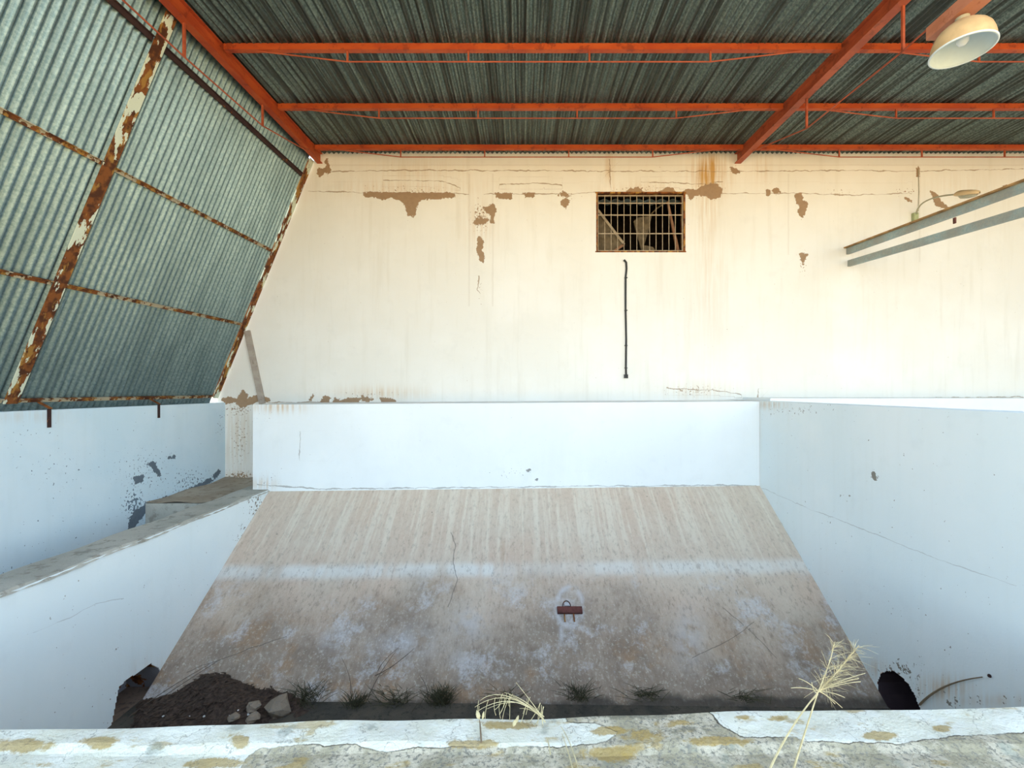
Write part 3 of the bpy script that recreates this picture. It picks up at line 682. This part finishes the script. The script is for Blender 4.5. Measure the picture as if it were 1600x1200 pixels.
child(MB().lathe((lx, ly, lz), [(R_*1.035, .004), (R_*1.035, -.006), (R_*.975, -.008), (R_*.965, .004), (R_*1.035, .004)]).build('rim', M['white'], smooth=True), r)
child(MB().lathe((lx, ly, lz), [(a_ * .97, b_ * .96) for a_, b_ in outer[:9]] + [(0, .2)]).build('reflector', M['white'], smooth=True), r)
child(MB().lathe((lx, ly, lz + .19), [(.0,-.15), (.02,-.148), (.036,-.13), (.042,-.11), (.036,-.085), (.022,-.06), (.018,-.03), (.018,0)], 20).build('bulb', M['glass'], smooth=True), r)
child(MB().lathe((lx, ly, lz), [(.0, .23), (.045, .23), (.045, .262), (.03, .268), (0, .268)], 20).build('cap', M['lampmetal']), r)

# small wall lamp
r = empty('wall_lamp', P(1432, 337, D2), 'small old street lamp on a curved arm fixed to the back wall', 'lamp')
a = P(1432, 338, D2 - .04); e = P(1492, 304, D2 - .75)
child(MB().box(tuple(P(1428.5, 345, D2 - .055)), tuple(Vector((P(1435.5, 0, D2 - .055).x, D2 - .002, P(0, 332, D2 - .055).z)))).build('junction_box', M['lampgreen']), r)
child(MB().tube(bez(P(1432,334,D2-.05), P(1435,308,D2-.22), e, 14), .012, 8).build('arm', M['lampmetal'], smooth=True), r)
# cobra-head body: lofted ellipses
m = MB(); pa, pb = P(1490, 305, D2 - .74), P(1531, 301, D2 - 1.05); L = (pb - pa)
secs = [(0,.012,.012),(.06,.035,.03),(.15,.055,.05),(.3,.075,.06),(.55,.085,.055),(.8,.075,.045),(.95,.04,.03),(1,.01,.01)]
side = L.cross(Vector((0,0,1))).normalized(); upv = side.cross(L).normalized(); nn = 16
for t_, a_, b_ in secs:
    for j in range(nn):
        q = 2*math.pi*j/nn; m.v.append(pa + L*t_ + side*a_*math.cos(q) + upv*b_*max(math.sin(q), -.45))
for i in range(len(secs)-1):
    for j in range(nn):
        k = (j+1) % nn; m.f.append((i*nn+j, i*nn+k, (i+1)*nn+k, (i+1)*nn+j))
child(m.build('lamp_head', M['enamel'], smooth=True), r)
m = MB(); secs2 = [(.22,.02,.01),(.35,.06,.05),(.6,.065,.055),(.85,.045,.03),(.93,.01,.01)]
for t_, a_, b_ in secs2:
    for j in range(nn):
        q = 2*math.pi*j/nn; m.v.append(pa + L*t_ - upv*.02 + side*a_*math.cos(q) - upv*b_*abs(math.sin(q)) * .8)
for i in range(len(secs2)-1):
    for j in range(nn):
        k = (j+1) % nn; m.f.append((i*nn+j, i*nn+k, (i+1)*nn+k, (i+1)*nn+j))
child(m.build('diffuser', M['lampmetal'], smooth=True), r)
child(MB().tube([P(1435,264,D2-.008), P(1436,300,D2-.008), P(1435,330,D2-.02)], .005, 6).build('feed_wire', M['lampmetal']), r)

# conduit under the grille
r = empty('wall_cable', P(978, 500, D2 - .015), 'black cable hanging vertically on the back wall below the barred opening', 'cable')
pts = [P(975,406,D2-.03), P(978.5,410,D2-.02), P(979,420,D2-.014), P(977.5,434,D2-.014), P(977.5,480,D2-.014), P(978.5,530,D2-.014), P(978,575,D2-.014), P(978.5,590,D2-.014)]
child(MB().tube(pts, .016, 8).build('sheath', M['cable'], smooth=True), r)
for y in (434, 485, 540, 575): 
    q = P(978, y, D2 - .014); child(MB().box((q.x-.022, D2-.033, q.z-.006), (q.x+.022, D2-.001, q.z+.006)).build('clip', M['cable']), r)
q = P(978, 588, D2 - .014); child(MB().box((q.x-.03, D2-.035, q.z-.03), (q.x+.03, D2-.001, q.z+.03)).build('end_fitting', M['cable']), r)

# rusty anchor plate in the slope
def on_slope(px, py):
    # ray from the eye to the slope plane
    a = (px - CX) / F; c = (CY - py) / F           # X=a d, z=H+c d
    # H+c d = H-1.42+(a d+3.6)*.0115 - SL*(D1-d)
    d = (-1.42 + 3.6*.0115 - SL*D1) / (c - a*.0115 - SL); return P(px, py, d)
sn = Vector((0, -SL, 1)).normalized(); sd = Vector((0, -1, -SL)).normalized()
r = empty('anchor_plate', on_slope(890, 955), 'rusty steel anchor plate with wire loop set in the slope', 'anchor')
c0 = on_slope(890, 955)
m = MB(); X_ = Vector((1,0,0))
def obox(m, c, hx, hy, hz): 
    return m.hexa([c + X_*a_*hx + sd*b_*hy + sn*k_*hz for k_ in (-1,1) for a_, b_ in ((-1,-1),(1,-1),(1,1),(-1,1))])
child(obox(MB(), c0 + sn*.02, .135, .036, .014).build('plate', M['maroon']), r)
for dx in (-.06, .04): child(obox(MB(), c0 + X_*dx + sd*.07 + sn*.012, .006, .05, .006).build('pin', M['rust']), r)
child(MB().tube([c0 + X_*(-.03 + .045*math.cos(q)) - sd*(.035 + .06*math.sin(q)) + sn*(.02 + .02*math.sin(q)) for q in [i*math.pi/10 for i in range(11)]], .005, 6).build('wire_loop', M['darkiron']), r)
child(obox(MB(), on_slope(886, 944) + sn*.012, .03, .03, .012).build('cement_lump', M['whitecement']), r)

# ------------------------------------------------------------ litter, stones and dry plants in the pit
us = np.linspace(XL + .003, -1.6, 70); ys = np.linspace(3.3, 4.75, 50)
def soil(u, v):
    h = .21 * np.exp(-((u + 2.95) / .42) ** 2 - ((v - 4.15) / .45) ** 2) + .10 * np.exp(-((u + 2.4) / .4) ** 2 - ((v - 4.05) / .35) ** 2) 
    z = ZPIT - .05 + h + .012 * np.sin(u * 31) * np.sin(v * 27) + .02 * np.sin(u * 9 + v * 11)
    return stack(u, v, z)
V, Fc = grid(us, ys, soil)
nz = rng.normal(0, .006, len(V)); V[:, 2] += nz
heap = tag(mk('litter_heap', V, Fc, M['leafbrown']), 'heap of dark brown soil and dead leaves in the left corner of the pit', 'litter', kind='stuff')
m = MB()
for i in range(900):
    x = random.gauss(-2.95, .45); y = random.gauss(4.05, .28)
    if x < XL + .03 or x > -1.7: continue
    z = soil(np.array([x]), np.array([y]))[0][2]; zs_ = zb(x) - SL*(D1 - y)
    if zs_ > z - .01: continue
    z = z + .008; a_ = random.random()*6.3; l_ = random.uniform(.015, .04); w_ = l_*.35
    dx, dy = math.cos(a_), math.sin(a_); t_ = random.uniform(-.5, .7)*l_
    m.add([(x-dx*l_, y-dy*l_, z), (x-dy*w_, y+dx*w_, z+.006), (x+dx*l_, y+dy*l_, z+t_*.6+.006), (x+dy*w_, y-dx*w_, z+.004)], [(0,1,2),(0,2,3)])
tag(m.build('dead_leaves', M['leafbrown'], heap), kind='stuff')
def pit_pt(px, py):
    """where a sight line meets soil, slope or pit floor"""
    best = None
    for d in np.arange(2.3, 6.2, .01):
        p = P(px, py, d); z = ZPIT
        if p.x < -1.6 and p.y < 4.75: z = max(z, float(soil(np.array([p.x]), np.array([p.y]))[0][2]))
        z = max(z, zb(p.x) - SL * (D1 - p.y))
        if p.z <= z: return Vector((p.x, p.y, z))
    return P(px, py, 4)
def rock(p, s, mat, label, name='stone', group=None, flat=.6, cat='stone'):
    m = MB(); n1, n2 = 7, 5; base = []
    for i in range(1, n2):
        for j in range(n1):
            a_, b_ = math.pi*i/n2, 2*math.pi*j/n1; k_ = random.uniform(.75, 1.15)
            base.append(p + Vector((math.sin(a_)*math.cos(b_)*s*k_, math.sin(a_)*math.sin(b_)*s*k_, math.cos(a_)*s*flat*k_ + s*.3)))
    base += [p + Vector((0,0,s*flat+s*.3)), p - Vector((0,0,s*flat-s*.3))]
    f = [(i*n1+j, i*n1+(j+1)%n1, (i+1)*n1+(j+1)%n1, (i+1)*n1+j) for i in range(n2-2) for j in range(n1)]
    t_, b_ = len(base)-2, len(base)-1
    f += [(t_, (j+1)%n1, j) for j in range(n1)] + [(b_, (n2-2)*n1+j, (n2-2)*n1+(j+1)%n1) for j in range(n1)]
    o = m.add(base, f).build(name, mat); return tag(o, label, cat, group)
rock(pit_pt(436, 1113), .11, M['stone'], 'largest tan stone block at the right end of the soil heap', flat=1.0)
rock(pit_pt(397, 1108), .07, M['stone'], 'grey stone left of the large tan block in the pit')
rock(pit_pt(396, 1126), .06, M['stone'], 'flat tan stone nearest the curb below the grey stone')
rock(pit_pt(365, 1124), .05, M['stone'], 'small grey stone low in the middle of the soil heap')
for x, y, s in ((319,1121,.013),(255,1120,.01),(388,1117,.014),(359,1119,.009),(372,1111,.009),(296,1122,.008)):
    rock(pit_pt(x, y), s, M['pebble'], 'tiny white pebble on the dark soil heap', 'pebble', 'white pebbles on the soil heap', cat='pebble')
def tuft(px, py, n, h, spread, mat, label, rad=.003, name='weed_tuft', lean=0.0):
    p = pit_pt(px, py); m = MB()
    for i in range(n):
        a_ = random.random()*6.28; s_ = random.uniform(.2, 1)*spread; hh = h*random.uniform(.5, 1)
        b0 = p + Vector((random.gauss(0, spread*.25), random.gauss(0, spread*.2), -.01))
        tip = b0 + Vector((math.cos(a_)*s_ + lean, math.sin(a_)*s_*.6, hh)); mid = (b0 + tip)/2 + Vector((0, 0, hh*.25))
        m.tube(bez(b0, mid, tip, 4), [rad, rad, rad*.8, rad*.6, rad*.3], 3)
    return tag(m.build(name, mat), label, 'weed', 'low weeds along the pit bottom')
for x, y, n_, h_, s_, lab in ((480,1095,90,.16,.30,'dull weeds in the pit right of the tan stone'), (555,1102,80,.13,.16,'yellowish weed clump on the pit bottom behind the long white curb stretch'),
        (620,1095,70,.12,.3,'dark weeds in the pit between two grass clumps'), (690,1098,160,.16,.18,'round dark green weed clump left of the dry straw tuft'),
        (790,1092,50,.1,.25,'dark weeds behind the dry straw tuft'), (905,1090,90,.12,.22,'dark weeds below the anchor plate'), (1010,1085,60,.08,.28,'low weeds right of the anchor plate along the pit bottom'), (1160,1085,50,.06,.3,'sparse weeds at the right end of the pit bottom')):
    tuft(x, y, n_, h_, s_, M['weed'], lab)
def stems(name, lines, mat, label, rad, cat='twig', group=None, tips=True):
    m = MB()
    for L_ in lines: m.tube(bez(*L_, n=10) if len(L_) == 3 else L_, [rad*(1-.6*i/10) for i in range(11)] if len(L_) == 3 else rad, 5)
    return tag(m.build(name, mat), label, cat, group)
def off(px, py, h): return pit_pt(px, py) + sn * h
# bare twigs standing in front of the slope
stems('bare_twig', [(pit_pt(575,1092), off(590,1060,.06), off(622,1025,.10)), (off(588,1062,.06), off(620,1050,.1), off(650,1022,.12)), (off(592,1055,.06), off(600,1040,.1), off(625,1023,.12))], M['twig'], 'forked bare twig leaning up the slope at left of centre', .004)
stems('bare_twig', [(pit_pt(668,1094), off(672,1080,.05), off(658,1062,.08))], M['twig'], 'short curved twig above the round weed clump', .004)
stems('bare_twig', [(pit_pt(548,1085), off(552,1060,.05), off(536,1035,.08))], M['twig'], 'thin upright twig left of the forked twig', .003)
stems('bare_twig', [(pit_pt(200,1122), off(255,1085,.05), off(330,1042,.05)), (pit_pt(205,1124), off(270,1085,.06), off(345,1035,.03))], M['twig'], 'long thin dry stems leaning from the left drain onto the slope', .0045)
stems('dry_stem', [(PX(1437,1101,XR-.02), PX(1470,1065,XR-.02), PX(1535,1058,XR-.01))], M['stembrown'], 'curved dry stem leaning on the right pit wall beside the round drain', .009)
tag(MB().lathe(tuple(PX(1546,1056,XR-.006)), [(0,-.012),(.01,-.008),(.012,.0),(.008,.01),(0,.012)], 8).build('wall_nail', M['darkiron']), 'small dark nail in the right pit wall above the curved stem', 'nail')

# dry straw tuft on the curb and tall straws at the right
def G(px, py): return PZ(px, py, .0)
root_p = G(752, 1128)
r = empty('straw_tuft', root_p, 'pale dry grass tuft arching over the curb at the centre', 'dry grass')
base = P(835, 1120, 2.04); m = MB()
def pq(x, y, d=2.08): return P(x, y, d)
arcs = [((848,1122),(800,1075),(745,1112)), ((845,1118),(790,1070),(742,1105)), ((850,1125),(820,1080),(760,1108)), ((846,1120),(812,1092),(795,1085)), ((843,1115),(780,1068),(750,1095)),
        ((852,1128),(840,1108),(806,1066)), ((850,1120),(815,1088),(788,1082)), ((847,1122),(830,1105),(812,1107))]
for i, (a_, b_, c_) in enumerate(arcs):
    m.tube(bez(pq(*a_), pq(*b_, d=2.02 + .03*(i%4)), pq(*c_, d=2.0 + .05*(i%3)), 14), [.0026*(1-.05*k) for k in range(15)], 5)
for i in range(20):
    x = random.uniform(745, 850); y = 1082 + abs(x - 795)*.3 + random.uniform(-3, 8)
    m.tube(bez(pq(x, y), pq(x + random.uniform(-10, 5), y + 14), pq(x + random.uniform(-16, 6), y + random.uniform(18, 40)), 6), [.0012]*7, 4)
child(m.build('stalks', M['straw']), r)
m = MB()
for (a_, b_, w_) in (((745,1110),(749,1124),.010), ((756,1112),(754,1124),.006), ((806,1124),(802,1135),.009), ((810,1118),(806,1130),.007)):
    p0, p1 = pq(*a_, d=2.03), pq(*b_, d=2.03)
    child(MB().tube([p0, (p0*2+p1)/3, (p0+p1*2)/3, p1], [.002, w_*.9, w_, .002], 7).build('seed_head', M['straw']), r)
child(MB().tube([G(752,1160), G(751,1148) + Vector((0,0,.01)), G(750,1135) + Vector((0,0,.012)), P(749,1124,2.05)], [.004,.004,.003,.002], 6).build('root_stem', M['stembrown']), r)
stems('straw_stalk', [(G(905,1205) + Vector((0,-.02,.003)), G(893,1165) + Vector((0,0,.02)), G(876,1138) + Vector((0,0,.01))), (G(896,1205) + Vector((0,-.02,.003)), G(890,1185) + Vector((0,0,.02)), G(878,1150) + Vector((0,0,.01))),
      (G(860,1180) + Vector((0,0,.003)), G(858,1168) + Vector((0,0,.02)), G(853,1155) + Vector((0,0,.01)))], M['straw'], 'bent straw stalks lying on the curb at the lower centre', .0032, 'dry grass')
r = empty('tall_straw', G(1215, 1215), 'tall pale dry grass with feathery heads at the lower right', 'dry grass')
d0 = 1.75
def q3(x, y, d=None): return P(x, y, d or d0)
m = MB()
main = [((1200,1208),(1232,1135),(1278,1082)), ((1238,1208),(1262,1130),(1278,1082)), ((1278,1082),(1300,1030),(1304,1003)), ((1278,1082),(1310,1050),(1342,1008)), ((1278,1082),(1272,1085),(1268,1066)),
        ((1278,1085),(1262,1100),(1256,1112))]
for i, (a_, b_, c_) in enumerate(main):
    rr = .0042 if i < 2 else .002
    m.tube(bez(q3(*a_), q3(*b_), q3(*c_), 12), [rr*(1-.04*k) for k in range(13)], 5)
child(m.build('stalks', M['straw']), r)
m = MB()
for i in range(160):
    t_ = random.random(); k_ = random.choice((0, 1, 1))
    bx_, by_ = (1278 + 26*t_, 1082 - 79*t_) if k_ == 0 else (1278 + 62*t_, 1082 - 72*t_)
    an = random.uniform(-.5, 2.2) if random.random() < .75 else random.uniform(-2.6, .4); L_ = random.uniform(18, 66) * (1 - .4*t_)
    ex, ey = bx_ + L_*math.cos(an), by_ - L_*math.sin(an)*.6 + random.uniform(-4, 10)
    dd = d0 + random.uniform(-.05, .05)
    m.tube([q3(bx_, by_), q3((bx_+ex)/2, (by_+ey)/2 - 2, (d0+dd)/2), q3(ex, ey, dd)], [.0007, .0006, .0003], 3)
for (ex, ey) in ((1352,1052),(1345,1065),(1320,1090),(1316,1106),(1342,1060),(1305,1100),(1248,1060),(1236,1075),(1300,1095)):
    m.tube(bez(q3(1279, 1080), q3((1279+ex)/2, (1080+ey)/2 - 5), q3(ex, ey), 6), [.0013]*7, 4)
child(m.build('seed_spray', M['straw']), r)
